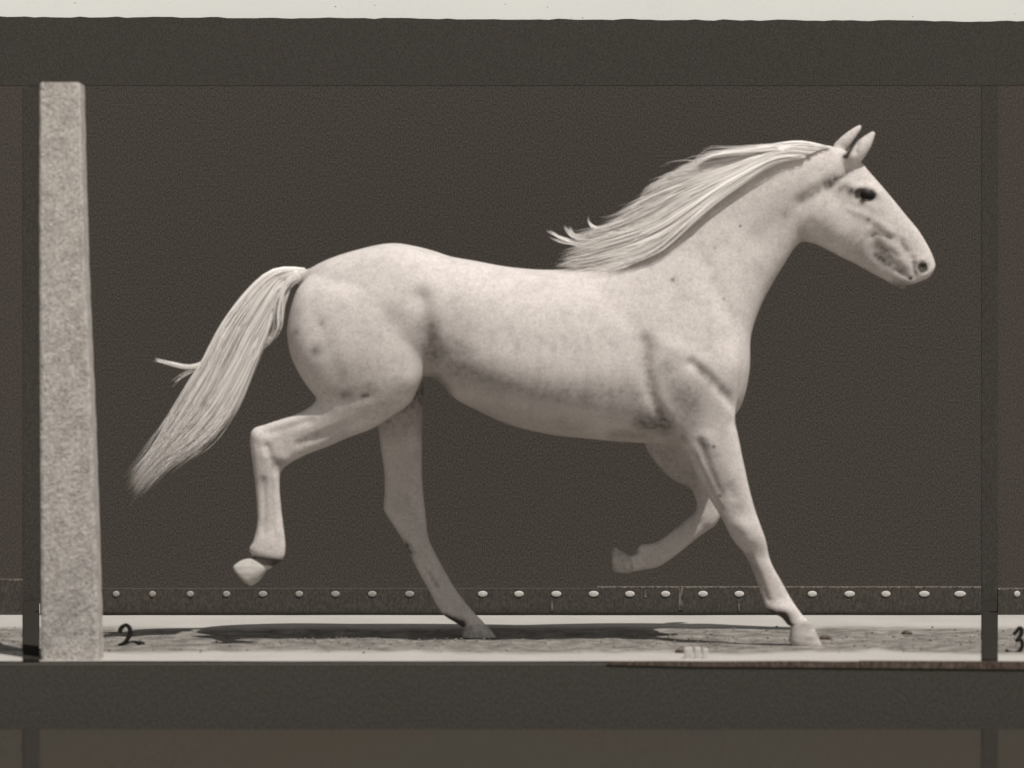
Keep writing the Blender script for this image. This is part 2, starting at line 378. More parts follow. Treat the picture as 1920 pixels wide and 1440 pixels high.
# handwritten numerals of the print, built as standing solid shapes
def stroke_solid(name, strokes, Y, label, cat):
    v = []; f = []
    for pts, wd in strokes:
        c = catmull([(x, y, ww) for (x, y), ww in zip(pts, wd)], 5); base = len(v); k = 10
        for i, (x, y, ww) in enumerate(c):
            t0 = c[max(i-1, 0)]; t1 = c[min(i+1, len(c)-1)]; d = np.array([t1[0]-t0[0], t1[1]-t0[1]]); d /= np.linalg.norm(d)+1e-9; nrm = np.array([-d[1], d[0]])
            for q in range(k):
                a = 2*math.pi*q/k; off = math.cos(a)*ww*0.62
                p = P(x+nrm[0]*off, y+nrm[1]*off, Y); v.append((p.x, Y+0.006*math.sin(a), p.z))
        for i in range(len(c)-1):
            for q in range(k): f.append((base+i*k+q, base+i*k+(q+1) % k, base+(i+1)*k+(q+1) % k, base+(i+1)*k+q))
        f.append(tuple(base+q for q in range(k))[::-1]); f.append(tuple(base+(len(c)-1)*k+q for q in range(k)))
    return tag(link_mesh(name, v, f, M['ink'], smooth=True), label, cat)
stroke_solid('numeral', [([(225, 1186), (227, 1178), (236, 1172), (243, 1178), (244, 1188), (238, 1200), (230, 1207), (222, 1210)], [7, 7, 6, 7, 7, 6.5, 5, 5]),
                         ([(224, 1209), (236, 1206), (248, 1203), (262, 1206), (271, 1208)], [5, 4, 3, 7, 6])], -0.14,
             'small black handwritten numeral 2 standing on the track beside the pillar', 'numeral')
stroke_solid('numeral', [([(1900, 1190), (1906, 1184), (1911, 1177), (1916, 1182), (1912, 1194), (1904, 1202)], [5, 6, 5, 7, 6, 5]),
                         ([(1904, 1202), (1914, 1200), (1917, 1210), (1910, 1222), (1897, 1226), (1886, 1219)], [5, 6, 6, 6, 6, 5])], -0.40,
             'small black handwritten numeral 3 on the track at the far right edge', 'numeral')
# three little white pegs on the front strip
for i, (a, b_, z0, z1) in enumerate(((1283, 1299, 1214, 1236), (1302, 1314, 1214, 1235), (1317, 1328, 1216, 1234))):
    Yp = -0.66; p0 = P(a, z1, Yp); p1 = P(b_, z0, Yp); bm = bmesh.new(); box(bm, p0.x, p1.x, Yp, Yp+0.02, -0.01, p1.z, 0.006)
    tag(from_bm('marker_peg', bm, M['white']), ['widest of three small white pegs on the front strip under the horse', 'middle one of three small white pegs on the front strip', 'narrowest of three small white pegs, the one nearest the front hoof'][i], 'peg', 'white pegs on the front strip')
# small dark stone next to pegs, clods near the hoof
def clod(px, py, r, label, mat):
    Y = F*HC/(py-HY)-D; p = P(px, py, Y); bm = bmesh.new(); bmesh.ops.create_icosphere(bm, subdivisions=3, radius=r)
    for vv in bm.verts:
        c = vv.co; s = 1+0.22*vn(c.x/r*2, c.y/r*2+c.z/r, 1.3); vv.co = Vector((p.x+c.x*s*1.3, Y+c.y*s, max(-0.004, 0.3*r+c.z*s*0.6)))
    tag(from_bm('clod', bm, mat, smooth=True), label, 'clod', 'clods of earth on the track')
clod(1275, 1224, 0.017, 'dark clod of earth left of the three white pegs', M['edge'])
clod(1548, 1199, 0.020, 'dark clod of earth just in front of the front hoof', M['edge'])
clod(1700, 1190, 0.018, 'dark clod of earth midway between front hoof and right divider', M['edge'])

# loose crumbs of earth thrown about on the churned middle of the track
V, Fc = [], []
for _ in range(1100):
    x = random.uniform(-2.6, 2.6); y = random.gauss(0.05, 0.24)
    if not -0.5 < y < 0.62: continue
    r = random.choice([.002, .003, .004, .006]); b0 = len(V)
    for p in ((1, 0, 0), (-1, 0, 0), (0, 1, 0), (0, -1, 0), (0, 0, 1), (0, 0, -1)):
        V.append((x+p[0]*r*random.uniform(.7, 1.5), y+p[1]*r*random.uniform(.7, 1.3), .002+r*.4+p[2]*r*random.uniform(.5, 1)))
    for a, b_, c in ((0, 2, 4), (2, 1, 4), (1, 3, 4), (3, 0, 4), (2, 0, 5), (1, 2, 5), (3, 1, 5), (0, 3, 5)): Fc.append((b0+a, b0+b_, b0+c))
m, t, b = new_mat('crumbly_earth', 0.95); co = coords(t)
t.links.new(ramp(t, noise(t, co, 30, 3), [(0.35, (0.13, 0.118, 0.104)), (0.65, (0.27, 0.25, 0.225))]), b.inputs['Base Color'])
tag(link_mesh('loose_earth', V, Fc, m), 'scattered crumbs of dry earth on the churned track', 'earth', kind='stuff')

# ---------------------------------------------------------------- the horse
verts = []; faces = []
def loft(stations, k=26, dens=4, sup=1.0, cap=True, store=None):
    """stations: (ax, ay, bx, by, halfwidth, Y, belly) - A and B are the two contour points of a section"""
    V, Fc = store if store is not None else (verts, faces)
    arr = catmull([s if len(s) == 7 else (*s, 0.0) for s in stations], dens); base = len(V)
    rings = []
    for ax, ay, bx, by, hw, Y, bel in arr:
        A = P(ax, ay, Y); B = P(bx, by, Y); C = (A+B)/2; h = (A-B)/2; ring = []
        for q in range(k):
            a = 2*math.pi*q/k; ca, sa = math.cos(a), math.sin(a)
            ex = 2/(2+sup*0.5)
            u = math.copysign(abs(ca)**ex, ca); s = math.copysign(abs(sa)**ex, sa)
            s *= (1 - bel*u)                       # bel > 0: wider below, < 0: wider above
            ring.append(C + h*u + Vector((0, hw*s, 0)))
        rings.append(ring)
    # rounded ends
    def capring(r0, r1, sc, ad):
        c0 = sum(r0, Vector())/k; c1 = sum(r1, Vector())/k; d = (c0-c1)
        if d.length > 1e-6: d = d.normalized()
        m = max((p-c0).length for p in r0)
        return [c0+(p-c0)*sc+d*ad*m for p in r0]
    if cap:
        s0 = [capring(rings[0], rings[1], sc, ad) for sc, ad in ((0.5, 0.14), (0.85, 0.07))]
        s1 = [capring(rings[-1], rings[-2], sc, ad) for sc, ad in ((0.85, 0.07), (0.5, 0.14))]
        rings = s0+rings+s1
    for r in rings: V.extend(r)
    nr = len(rings)
    for j in range(nr-1):
        for q in range(k): Fc.append((base+j*k+q, base+j*k+(q+1) % k, base+(j+1)*k+(q+1) % k, base+(j+1)*k+q))
    Fc.append(tuple(base+q for q in range(k))[::-1]); Fc.append(tuple(base+(nr-1)*k+q for q in range(k)))

# trunk and neck
loft([(574, 508, 560, 590, .06, 0), (600, 493, 590, 690, .16, 0), (640, 477, 640, 730, .225, 0, .05), (700, 461, 700, 738, .26, 0, .05), (740, 456, 742, 724, .265, 0, .05),
      (780, 462, 788, 706, .262, 0, .02), (815, 471, 820, 712, .268, 0, .04), (845, 481, 852, 746, .276, 0, .08), (890, 489, 897, 770, .29, 0, .08), (950, 500, 955, 796, .30, 0, .08), (1020, 506, 1030, 814, .30, 0, .08),
      (1085, 503, 1100, 822, .285, 0, .1), (1135, 492, 1180, 829, .262, 0, .16), (1165, 470, 1262, 829, .240, 0, .22), (1190, 443, 1335, 806, .222, 0, .28), (1210, 418, 1384, 770, .205, 0, .3),
      (1230, 400, 1404, 700, .182, 0, .28), (1258, 379, 1407, 632, .158, 0, .22), (1290, 353, 1426, 574, .135, 0, .14), (1325, 330, 1450, 528, .118, 0, .08), (1365, 308, 1472, 492, .105, 0, .05),
      (1410, 289, 1487, 468, .097, 0), (1455, 276, 1500, 455, .092, 0), (1505, 272, 1518, 452, .086, 0), (1560, 273, 1540, 450, .07, 0)], k=110)
# head
loft([(1520, 276, 1505, 430, .060, 0), (1572, 278, 1511, 452, .070, 0), (1607, 297, 1528, 457, .080, 0, .0), (1632, 325, 1553, 469, .083, 0, -.05), (1655, 351, 1578, 482, .077, 0, -.08),
      (1680, 381, 1603, 494, .065, 0, -.06), (1703, 409, 1628, 508, .054, 0), (1722, 432, 1650, 520, .047, 0), (1738, 458, 1671, 529, .043, 0), (1748, 478, 1692, 534, .042, 0),
      (1753, 494, 1707, 534, .040, 0), (1752, 504, 1724, 528, .036, 0), (1747, 513, 1734, 524, .022, 0)], k=64)
# lower lip
loft([(1660, 505, 1655, 522, .024, 0), (1685, 522, 1677, 535, .026, 0), (1700, 532, 1694, 542, .022, 0)], k=16, dens=3)
YN = -0.150
# near hind leg
loft([(585, 512, 790, 490, .06, -.06), (556, 545, 800, 540, .125, -.11), (539, 610, 800, 600, .15, -.125), (544, 662, 800, 655, .15, -.135), (562, 702, 796, 698, .132, -.145), (583, 733, 783, 730, .112, YN), (594, 746, 768, 758, .097, YN),
      (588, 756, 735, 780, .083, YN), (574, 767, 700, 803, .068, YN), (552, 778, 655, 820, .057, YN), (525, 787, 615, 837, .048, YN), (497, 796, 575, 852, .042, YN),
      (474, 805, 546, 867, .040, YN), (469, 828, 530, 880, .039, YN), (474, 868, 525, 891, .035, YN), (479, 912, 524, 914, .028, YN), (482, 950, 527, 950, .025, YN),
      (482, 983, 531, 985, .026, YN), (475, 1014, 535, 1018, .033, YN), (467, 1030, 533, 1043, .032, YN), (474, 1043, 521, 1056, .025, YN), (468, 1050, 503, 1068, .026, YN)], k=64)
# far hind leg
YH = 0.17
loft([(640, 560, 795, 560, .10, .11), (655, 680, 795, 680, .11, .13), (690, 750, 794, 750, .085, .14), (706, 790, 792, 790, .068, .15), (713, 835, 791, 830, .055, .16), (720, 880, 791, 880, .047, YH), (721, 925, 793, 920, .042, YH), (720, 956, 797, 956, .040, YH),
      (735, 981, 800, 985, .036, .17), (755, 1012, 804, 1010, .031, .17), (767, 1037, 816, 1037, .028, .17), (784, 1071, 834, 1070, .026, .17), (801, 1101, 852, 1101, .026, .17), (818, 1134, 873, 1130, .03, .17),
      (832, 1153, 892, 1152, .033, .17), (852, 1166, 906, 1166, .026, .17), (868, 1176, 915, 1178, .027, .17)], k=48)
# near fore leg
loft([(1235, 560, 1360, 560, .05, -.11), (1225, 620, 1388, 625, .080, -.125), (1222, 680, 1388, 680, .095, -.14), (1230, 740, 1382, 745, .088, -.15), (1247, 785, 1378, 788, .075, -.155), (1262, 815, 1384, 815, .064, -.16), (1282, 843, 1390, 848, .056, -.165),
      (1300, 878, 1397, 880, .050, -.17), (1318, 915, 1405, 917, .044, -.17), (1343, 955, 1416, 957, .040, -.17), (1360, 985, 1427, 988, .040, -.17), (1374, 1012, 1436, 1014, .038, -.165), (1396, 1038, 1441, 1040, .030, -.155),
      (1408, 1062, 1449, 1062, .026, -.155), (1420, 1092, 1465, 1090, .025, -.15), (1431, 1124, 1482, 1121, .028, -.145), (1440, 1144, 1496, 1142, .033, -.145), (1464, 1157, 1507, 1156, .028, -.145), (1477, 1172, 1521, 1170, .029, -.145)], k=48)
# far fore leg, folded
YK = 0.14
loft([(1230, 660, 1370, 660, .07, .11), (1210, 750, 1365, 745, .085, .13), (1204, 800, 1342, 792, .07, YK), (1210, 836, 1322, 815, .06, YK), (1233, 872, 1330, 846, .05, YK), (1262, 899, 1342, 884, .042, YK), (1294, 915, 1350, 915, .037, YK), (1305, 938, 1352, 943, .037, YK),
      (1305, 956, 1351, 966, .038, YK), (1298, 966, 1341, 985, .037, YK), (1290, 972, 1328, 994, .031, YK), (1273, 986, 1308, 1008, .028, YK), (1250, 1004, 1281, 1030, .026, YK), (1226, 1018, 1255, 1050, .028, YK), (1201, 1022, 1233, 1063, .031, YK),
      (1190, 1037, 1208, 1068, .026, YK), (1176, 1042, 1184, 1072, .026, YK)], k=48)
# ears, cupped
def ear(tip, base, Y, w0=.026):
    (tx, ty), (ax, ay, bx, by) = tip, base
    st = [(ax-4, ay+14, bx-8, by+14, w0*.8, Y*.8)]
    for u, f_, ww in ((0, 1.0, .95), (.25, .98, 1.1), (.5, .84, 1.0), (.75, .54, .7), (.95, .20, .35)):
        cx = (ax+bx)/2; cy = (ay+by)/2; mx = cx+(tx-cx)*u; my = cy+(ty-cy)*u; dx = (bx-ax)/2*f_; dy = (by-ay)/2*f_
        st.append((mx-dx, my-dy, mx+dx, my+dy, w0*ww, Y*(1-.0*u)))
    loft(st, k=16, dens=4)
ear((1640, 245), (1582, 291, 1614, 304), -0.050, .032)
ear((1616, 233), (1562, 272, 1584, 288), 0.052)
# tail dock
loft([(600, 505, 585, 540, .05, 0), (572, 505, 562, 533, .035, 0), (545, 507, 546, 532, .028, 0), (520, 514, 527, 536, .022, 0)], k=16, dens=3)

me = bpy.data.meshes.new('raw'); me.from_pydata([tuple(v) for v in verts], [], faces); me.update()
tmp = bpy.data.objects.new('raw', me); col.objects.link(tmp)
md = tmp.modifiers.new('r', 'REMESH'); md.mode = 'VOXEL'; md.voxel_size = 0.0065; md.use_smooth_shade = True
dg = bpy.context.evaluated_depsgraph_get(); dg.update()
body_me = bpy.data.meshes.new_from_object(tmp.evaluated_get(dg)); body_me.name = 'body'
bpy.data.objects.remove(tmp)
nv = len(body_me.vertices); co = np.empty(nv*3); body_me.vertices.foreach_get('co', co); co = co.reshape(-1, 3)
ne = len(body_me.edges); ed = np.empty(ne*2, int); body_me.edges.foreach_get('vertices', ed); ed = ed.reshape(-1, 2)
deg = np.bincount(ed.ravel(), minlength=nv).astype(float)[:, None]
def smooth(c, it, lam=0.5, mu=-0.52, wgt=None):
    for _ in range(it):
        for l in (lam, mu):
            s = np.stack([np.bincount(ed[:, 0], c[ed[:, 1], a], nv)+np.bincount(ed[:, 1], c[ed[:, 0], a], nv) for a in range(3)], 1)
            d = s/deg-c
            c = c+l*d*(wgt if wgt is not None else 1)
    return c
# heavier smoothing where the limbs join the trunk
def topix(c):
    d = D+c[:, 1]; return 960+c[:, 0]*F/d, HY+(HC-c[:, 2])*F/d
co = smooth(co, 6)
px, py = topix(co)
wj = np.clip(np.exp(-(((px-680)/170)**2+((py-600)/170)**2))+np.exp(-(((px-1290)/120)**2+((py-690)/130)**2))+0.8*np.exp(-(((px-1540)/60)**2+((py-350)/80)**2))+0.9*np.exp(-(((px-760)/60)**2+((py-740)/50)**2)), 0, 1)[:, None]
wj[(py > 760)[:, None] & (px < 700)[:, None]] *= 0.3
wt = (0.5*((px > 560) & (px < 1400) & (py > 455) & (py < 830) & (np.abs(co[:, 1]) > 0.02)))[:, None]
wj = np.maximum(wj, wt)
co = smooth(co, 40, 0.55, -0.20, wj)
# muscles, hollows and grooves as strokes measured on the picture: (points, radius px, depth m, side)
strokes = [
 ([(792, 560), (797, 610), (803, 655), (812, 692)], 16, -.020, 0), ([(812, 640), (830, 660)], 30, -.012, 0), ([(840, 600)], 45, -.008, 0),
 ([(770, 590), (778, 650), (772, 705)], 26, .012, 0), ([(690, 560), (690, 640)], 70, .012, 0), ([(745, 490)], 28, .010, 0), ([(760, 725)], 26, .010, -1),
 ([(600, 610), (618, 665), (640, 715)], 16, -.007, 0), ([(565, 590), (575, 660), (605, 725)], 20, .006, 0), ([(640, 745), (690, 742)], 14, -.006, -1),
 ([(1208, 640), (1212, 690), (1222, 740), (1242, 790)], 13, -.022, 0), ([(1265, 680), (1280, 720)], 38, .020, 0), ([(1240, 640), (1300, 670), (1345, 725), (1372, 775)], 16, .006, -1),
 ([(1297, 682), (1330, 708), (1352, 735), (1378, 765)], 10, -.014, -1), ([(1375, 690)], 26, .012, 0), ([(1200, 560), (1260, 600), (1330, 640)], 60, .010, 0), ([(1240, 760), (1262, 790)], 18, .010, -1),
 ([(1180, 560), (1195, 620), (1205, 650)], 24, -.008, 0), ([(1300, 480), (1350, 560), (1385, 620)], 20, -.006, 0),
 ([(1010, 640), (1000, 720), (985, 780)], 8, -.0040, 0), ([(1055, 640), (1048, 720), (1035, 790)], 8, -.0048, 0), ([(1100, 640), (1095, 720), (1085, 795)], 8, -.0048, 0), ([(1145, 650), (1142, 730), (1135, 800)], 8, -.0040, 0),
 ([(965, 650), (950, 720), (930, 770)], 8, -.0036, 0),
 ([(850, 705), (920, 740), (1000, 770), (1090, 790)], 26, -.006, 0), ([(900, 760), (1000, 795), (1100, 812)], 14, .004, 0),
 # head
 ([(1552, 408), (1572, 436)], 36, .022, 0), ([(1600, 355), (1625, 350), (1645, 362)], 9, .010, 0), ([(1605, 382), (1632, 382)], 6, .004, 0), ([(1588, 322), (1557, 343), (1526, 360), (1500, 380)], 12, -.018, 0), ([(1500, 385), (1460, 415), (1425, 445)], 26, -.010, 0), ([(1502, 440), (1520, 420)], 12, -.008, 0),
 ([(1600, 352), (1612, 350), (1632, 352)], 8, .007, 0), ([(1622, 368)], 13, -.008, 0), ([(1590, 392), (1615, 400), (1650, 418), (1672, 436)], 7, .006, 0), ([(1632, 405), (1640, 430), (1634, 445)], 9, -.006, 0),
 ([(1640, 446), (1655, 468), (1672, 492), (1692, 512)], 13, -.008, 0), ([(1680, 508), (1692, 514), (1708, 524)], 4, -.007, 0), ([(1640, 470), (1660, 492)], 12, -.010, 0), ([(1650, 448), (1675, 468), (1697, 497)], 8, .006, 0), ([(1650, 437), (1675, 446)], 5, -.005, 0),
 ([(1690, 452), (1700, 470)], 6, -.007, 0), ([(1672, 470), (1685, 480)], 5, -.006, 0), ([(1712, 485), (1716, 505), (1714, 520)], 5, -.009, 0), ([(1730, 500)], 8, -.020, 0), ([(1722, 490), (1728, 486), (1738, 492)], 4, .004, 0), ([(1720, 505), (1728, 515), (1738, 513)], 4, .004, 0),
 ([(1590, 395), (1562, 365)], 10, -.004, 0), ([(1607, 262), (1604, 285)], 4, -.010, -1),
 ([(1388, 982), (1402, 1008)], 14, .010, -1), ([(1465, 1140)], 12, .008, -1), ([(1325, 825), (1362, 900)], 15, .010, -1), ([(1300, 855), (1325, 905), (1350, 955)], 6, -.009, -1),
 ([(500, 838), (508, 862)], 7, -.010, -1), ([(482, 818)], 10, .006, -1), ([(515, 895), (521, 1000)], 5, .005, -1), ([(560, 833), (630, 806), (700, 778)], 8, -.008, -1), ([(530, 860)], 9, .006, -1),
 ([(1190, 792), (1120, 776), (1040, 764), (975, 760)], 4, .0035, 0), ([(1640, 418), (1622, 440), (1600, 462)], 4, .003, 0), ([(1440, 335), (1385, 420), (1345, 500)], 16, -.007, 0), ([(1300, 440), (1335, 520), (1368, 590)], 14, -.006, 0),
 ([(870, 620), (960, 640), (1060, 650)], 30, -.003, 0), ([(640, 530), (720, 530)], 24, -.004, 0), ([(1120, 540), (1180, 600)], 16, -.005, 0), ([(770, 940), (760, 975)], 9, .006, 1),
 # near fore leg
 ([(1312, 830), (1330, 880), (1352, 930)], 8, -.007, -1), ([(1345, 860), (1375, 930)], 10, -.006, -1), ([(1395, 990)], 12, .006, -1), ([(1380, 1010)], 8, .004, -1), ([(1407, 1045), (1425, 1085), (1440, 1125)], 5, -.008, -1), ([(1470, 1140)], 12, .004, -1),
 # near hind leg
 ([(505, 812), (545, 800), (580, 790)], 7, -.007, -1), ([(515, 872)], 10, -.008, -1), ([(498, 855)], 10, .005, -1), ([(493, 900), (496, 950), (495, 1000)], 5, -.006, -1), ([(620, 815), (590, 825)], 12, -.004, -1),
 # far legs
 ([(755, 900), (757, 950)], 9, -.006, 1), ([(785, 1040), (805, 1080), (825, 1115)], 5, -.006, 1), ([(1270, 870), (1300, 890)], 9, -.005, 1), ([(1318, 975), (1250, 1030)], 5, -.004, 1),
]
def seg_dist(px, py, pts):
    pts = [np.array(p, float) for p in pts]
    if len(pts) == 1: return np.hypot(px-pts[0][0], py-pts[0][1])
    best = np.full(len(px), 1e9)
    for a, b in zip(pts, pts[1:]):
        ab = b-a; t_ = np.clip(((px-a[0])*ab[0]+(py-a[1])*ab[1])/(ab@ab), 0, 1)
        best = np.minimum(best, np.hypot(px-a[0]-t_*ab[0], py-a[1]-t_*ab[1]))
    return best
px, py = topix(co)
# nearness of a vertex to the outer side of the body it belongs to
def normals(c):
    body_me.vertices.foreach_set('co', c.ravel()); body_me.update()
    nn = np.empty(nv*3); body_me.vertex_normals.foreach_get('vector', nn); return nn.reshape(-1, 3)
nrm = normals(co)
near_leg = (co[:, 1] < 0)
disp = np.zeros(nv)
for pts, rad, dep, side in strokes:
    d = seg_dist(px, py, pts); wgt = np.exp(-(d/rad)**2)
    facing = np.clip(np.abs(nrm[:, 1])*1.3-0.1, 0, 1)
    if side == 0: m_ = np.sign(co[:, 1]*nrm[:, 1]) > 0
    elif side < 0: m_ = near_leg & (nrm[:, 1] < 0)
    else: m_ = (~near_leg)
    disp += wgt*dep*(0.62 if side == 0 else 0.75)*facing*m_
co = co+nrm*disp[:, None]
co = smooth(co, 3)
normals(co)
body_me.polygons.foreach_set('use_smooth', [True]*len(body_me.polygons))

# coat marks, plus painted shade at flank, elbow, jaw, inner thigh and ears
px, py = topix(co); mark_shade = np.zeros(nv)
def patch(pts, rad, amt, side=-1, power=2):
    global mark_shade
    if rad > 6 and amt < .6: rad *= 1.45; amt *= .8
    d = seg_dist(px, py, pts); wv = np.exp(-(d/rad)**power)*min(1, amt*1.75)
    ok = near_leg if side < 0 else (~near_leg if side > 0 else np.ones(nv, bool))
    mark_shade = np.maximum(mark_shade, wv*ok)
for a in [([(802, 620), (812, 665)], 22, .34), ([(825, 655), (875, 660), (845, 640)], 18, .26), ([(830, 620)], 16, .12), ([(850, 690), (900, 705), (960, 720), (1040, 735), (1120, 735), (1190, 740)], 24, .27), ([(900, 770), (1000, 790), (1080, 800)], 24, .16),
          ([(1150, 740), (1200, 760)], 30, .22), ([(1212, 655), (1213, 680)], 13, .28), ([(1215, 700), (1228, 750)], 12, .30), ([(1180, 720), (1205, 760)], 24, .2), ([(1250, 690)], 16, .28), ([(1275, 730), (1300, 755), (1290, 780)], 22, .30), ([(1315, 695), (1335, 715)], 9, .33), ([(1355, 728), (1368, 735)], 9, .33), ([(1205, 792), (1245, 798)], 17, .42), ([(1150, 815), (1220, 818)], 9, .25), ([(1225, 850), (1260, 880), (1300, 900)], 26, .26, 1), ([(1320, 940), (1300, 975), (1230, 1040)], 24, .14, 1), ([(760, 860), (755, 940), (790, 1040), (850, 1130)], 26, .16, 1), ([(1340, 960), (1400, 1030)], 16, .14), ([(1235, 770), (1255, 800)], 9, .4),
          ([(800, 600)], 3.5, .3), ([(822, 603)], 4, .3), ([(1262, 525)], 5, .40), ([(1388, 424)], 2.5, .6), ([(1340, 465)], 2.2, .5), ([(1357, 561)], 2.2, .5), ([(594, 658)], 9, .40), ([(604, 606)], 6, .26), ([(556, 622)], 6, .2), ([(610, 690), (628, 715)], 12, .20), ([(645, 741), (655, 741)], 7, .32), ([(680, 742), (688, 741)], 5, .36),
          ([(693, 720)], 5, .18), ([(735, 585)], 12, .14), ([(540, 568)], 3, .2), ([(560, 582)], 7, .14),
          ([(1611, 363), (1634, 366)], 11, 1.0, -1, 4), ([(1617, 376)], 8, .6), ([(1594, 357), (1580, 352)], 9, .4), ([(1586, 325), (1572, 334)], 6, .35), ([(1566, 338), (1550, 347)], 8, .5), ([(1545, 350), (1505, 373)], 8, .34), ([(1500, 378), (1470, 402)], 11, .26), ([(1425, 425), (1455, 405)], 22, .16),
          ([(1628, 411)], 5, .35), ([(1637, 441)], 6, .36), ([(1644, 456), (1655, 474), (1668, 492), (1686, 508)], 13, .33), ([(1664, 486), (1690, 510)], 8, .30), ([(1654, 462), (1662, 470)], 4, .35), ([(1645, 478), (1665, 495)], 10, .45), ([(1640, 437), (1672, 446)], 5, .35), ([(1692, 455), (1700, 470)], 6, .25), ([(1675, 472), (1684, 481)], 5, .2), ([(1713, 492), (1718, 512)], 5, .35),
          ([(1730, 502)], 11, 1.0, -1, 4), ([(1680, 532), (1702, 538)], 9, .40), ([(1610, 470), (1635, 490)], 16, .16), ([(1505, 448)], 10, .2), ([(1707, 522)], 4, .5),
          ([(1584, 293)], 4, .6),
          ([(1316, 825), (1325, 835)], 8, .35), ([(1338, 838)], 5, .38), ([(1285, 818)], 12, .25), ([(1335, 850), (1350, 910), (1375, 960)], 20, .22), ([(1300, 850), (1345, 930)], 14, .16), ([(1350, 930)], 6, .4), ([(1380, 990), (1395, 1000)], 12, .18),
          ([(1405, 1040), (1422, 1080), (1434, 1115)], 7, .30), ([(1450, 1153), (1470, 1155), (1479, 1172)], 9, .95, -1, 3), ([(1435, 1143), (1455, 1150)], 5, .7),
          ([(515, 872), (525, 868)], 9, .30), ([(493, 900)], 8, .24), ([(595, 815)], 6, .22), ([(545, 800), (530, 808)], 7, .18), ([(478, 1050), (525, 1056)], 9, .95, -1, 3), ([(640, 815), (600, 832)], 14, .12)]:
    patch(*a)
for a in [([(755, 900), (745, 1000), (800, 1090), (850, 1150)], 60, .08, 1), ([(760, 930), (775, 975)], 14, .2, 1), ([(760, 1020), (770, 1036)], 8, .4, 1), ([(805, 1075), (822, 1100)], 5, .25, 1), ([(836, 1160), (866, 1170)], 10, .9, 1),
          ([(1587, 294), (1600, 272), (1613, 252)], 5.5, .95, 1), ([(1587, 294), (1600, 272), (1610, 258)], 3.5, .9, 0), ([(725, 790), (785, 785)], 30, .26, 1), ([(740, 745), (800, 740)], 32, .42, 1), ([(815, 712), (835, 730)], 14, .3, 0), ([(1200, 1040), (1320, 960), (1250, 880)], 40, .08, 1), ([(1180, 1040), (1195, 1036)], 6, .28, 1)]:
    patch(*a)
# scattered small flecks of the flea-bitten coat
for _ in range(130):
    fx, fy = rng.uniform(560, 1400), rng.uniform(520, 800)
    mark_shade = np.maximum(mark_shade, np.exp(-((px-fx)**2+(py-fy)**2)/rng.uniform(2, 7)**2)*rng.uniform(.04, .14))
mark_shade = np.clip(mark_shade, 0, 1)
at = body_me.attributes.new('mark', 'FLOAT', 'POINT'); at.data.foreach_set('value', mark_shade)
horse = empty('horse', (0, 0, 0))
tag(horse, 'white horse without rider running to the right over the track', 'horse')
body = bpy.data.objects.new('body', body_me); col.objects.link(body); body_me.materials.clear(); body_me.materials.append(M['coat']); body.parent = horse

# hooves
def hoof(st, mat, k=28):
    V, Fc = [], []; loft(st, k=k, dens=4, sup=0.5, cap=False, store=(V, Fc)); link_mesh('hoof', V, Fc, mat, horse, smooth=True).data.polygons[-1].use_smooth = False
hoof([(1485, 1164, 1520, 1163, .026, -.145), (1482, 1171, 1524, 1170, .032, -.145), (1481, 1186, 1531, 1187, .037, -.145), (1480, 1200, 1538, 1203, .040, -.145), (1482, 1208.5, 1542, 1210.5, .039, -.145)], M['hoof'])
hoof([(872, 1170, 912, 1172, .028, .17), (868, 1176, 917, 1177, .035, .17), (867, 1186, 925, 1187, .040, .17), (866, 1195, 930, 1195.5, .043, .17)], M['hoof_dark'])
hoof([(476, 1047, 503, 1064, .024, YN), (466, 1047, 499, 1071, .032, YN), (452, 1051, 487, 1088, .038, YN), (440, 1059, 474, 1097, .040, YN), (437, 1063, 468, 1097, .037, YN), (438, 1068, 462, 1094, .028, YN)], M['hoof'])
hoof([(1184, 1043, 1188, 1070, .027, YK), (1177, 1040, 1182, 1074, .033, YK), (1162, 1031, 1167, 1075, .038, YK), (1151, 1026, 1152, 1072, .038, YK), (1147, 1032, 1148, 1068, .030, YK)], M['hoof_dark'])

# eyes
bvh = BVHTree.FromPolygons([tuple(c) for c in co], [tuple(p.vertices) for p in body_me.polygons])
for sgn in (-1, 1):
    p = P(1622, 366, 0); hit = bvh.ray_cast(Vector((p.x, sgn*1.0, p.z)), Vector((0, -sgn, 0)))[0]
    bm = bmesh.new(); bmesh.ops.create_uvsphere(bm, u_segments=24, v_segments=16, radius=1)
    ca, sa = math.cos(R(-14)), math.sin(R(-14))
    for vv in bm.verts:
        x, y, z = vv.co.x*.031, vv.co.y*.013, vv.co.z*.0185
        vv.co = (hit.x+x*ca-z*sa, hit.y+y-sgn*(-.001), hit.z+x*sa+z*ca)
    from_bm('eye', bm, M['eye'], horse, smooth=True)

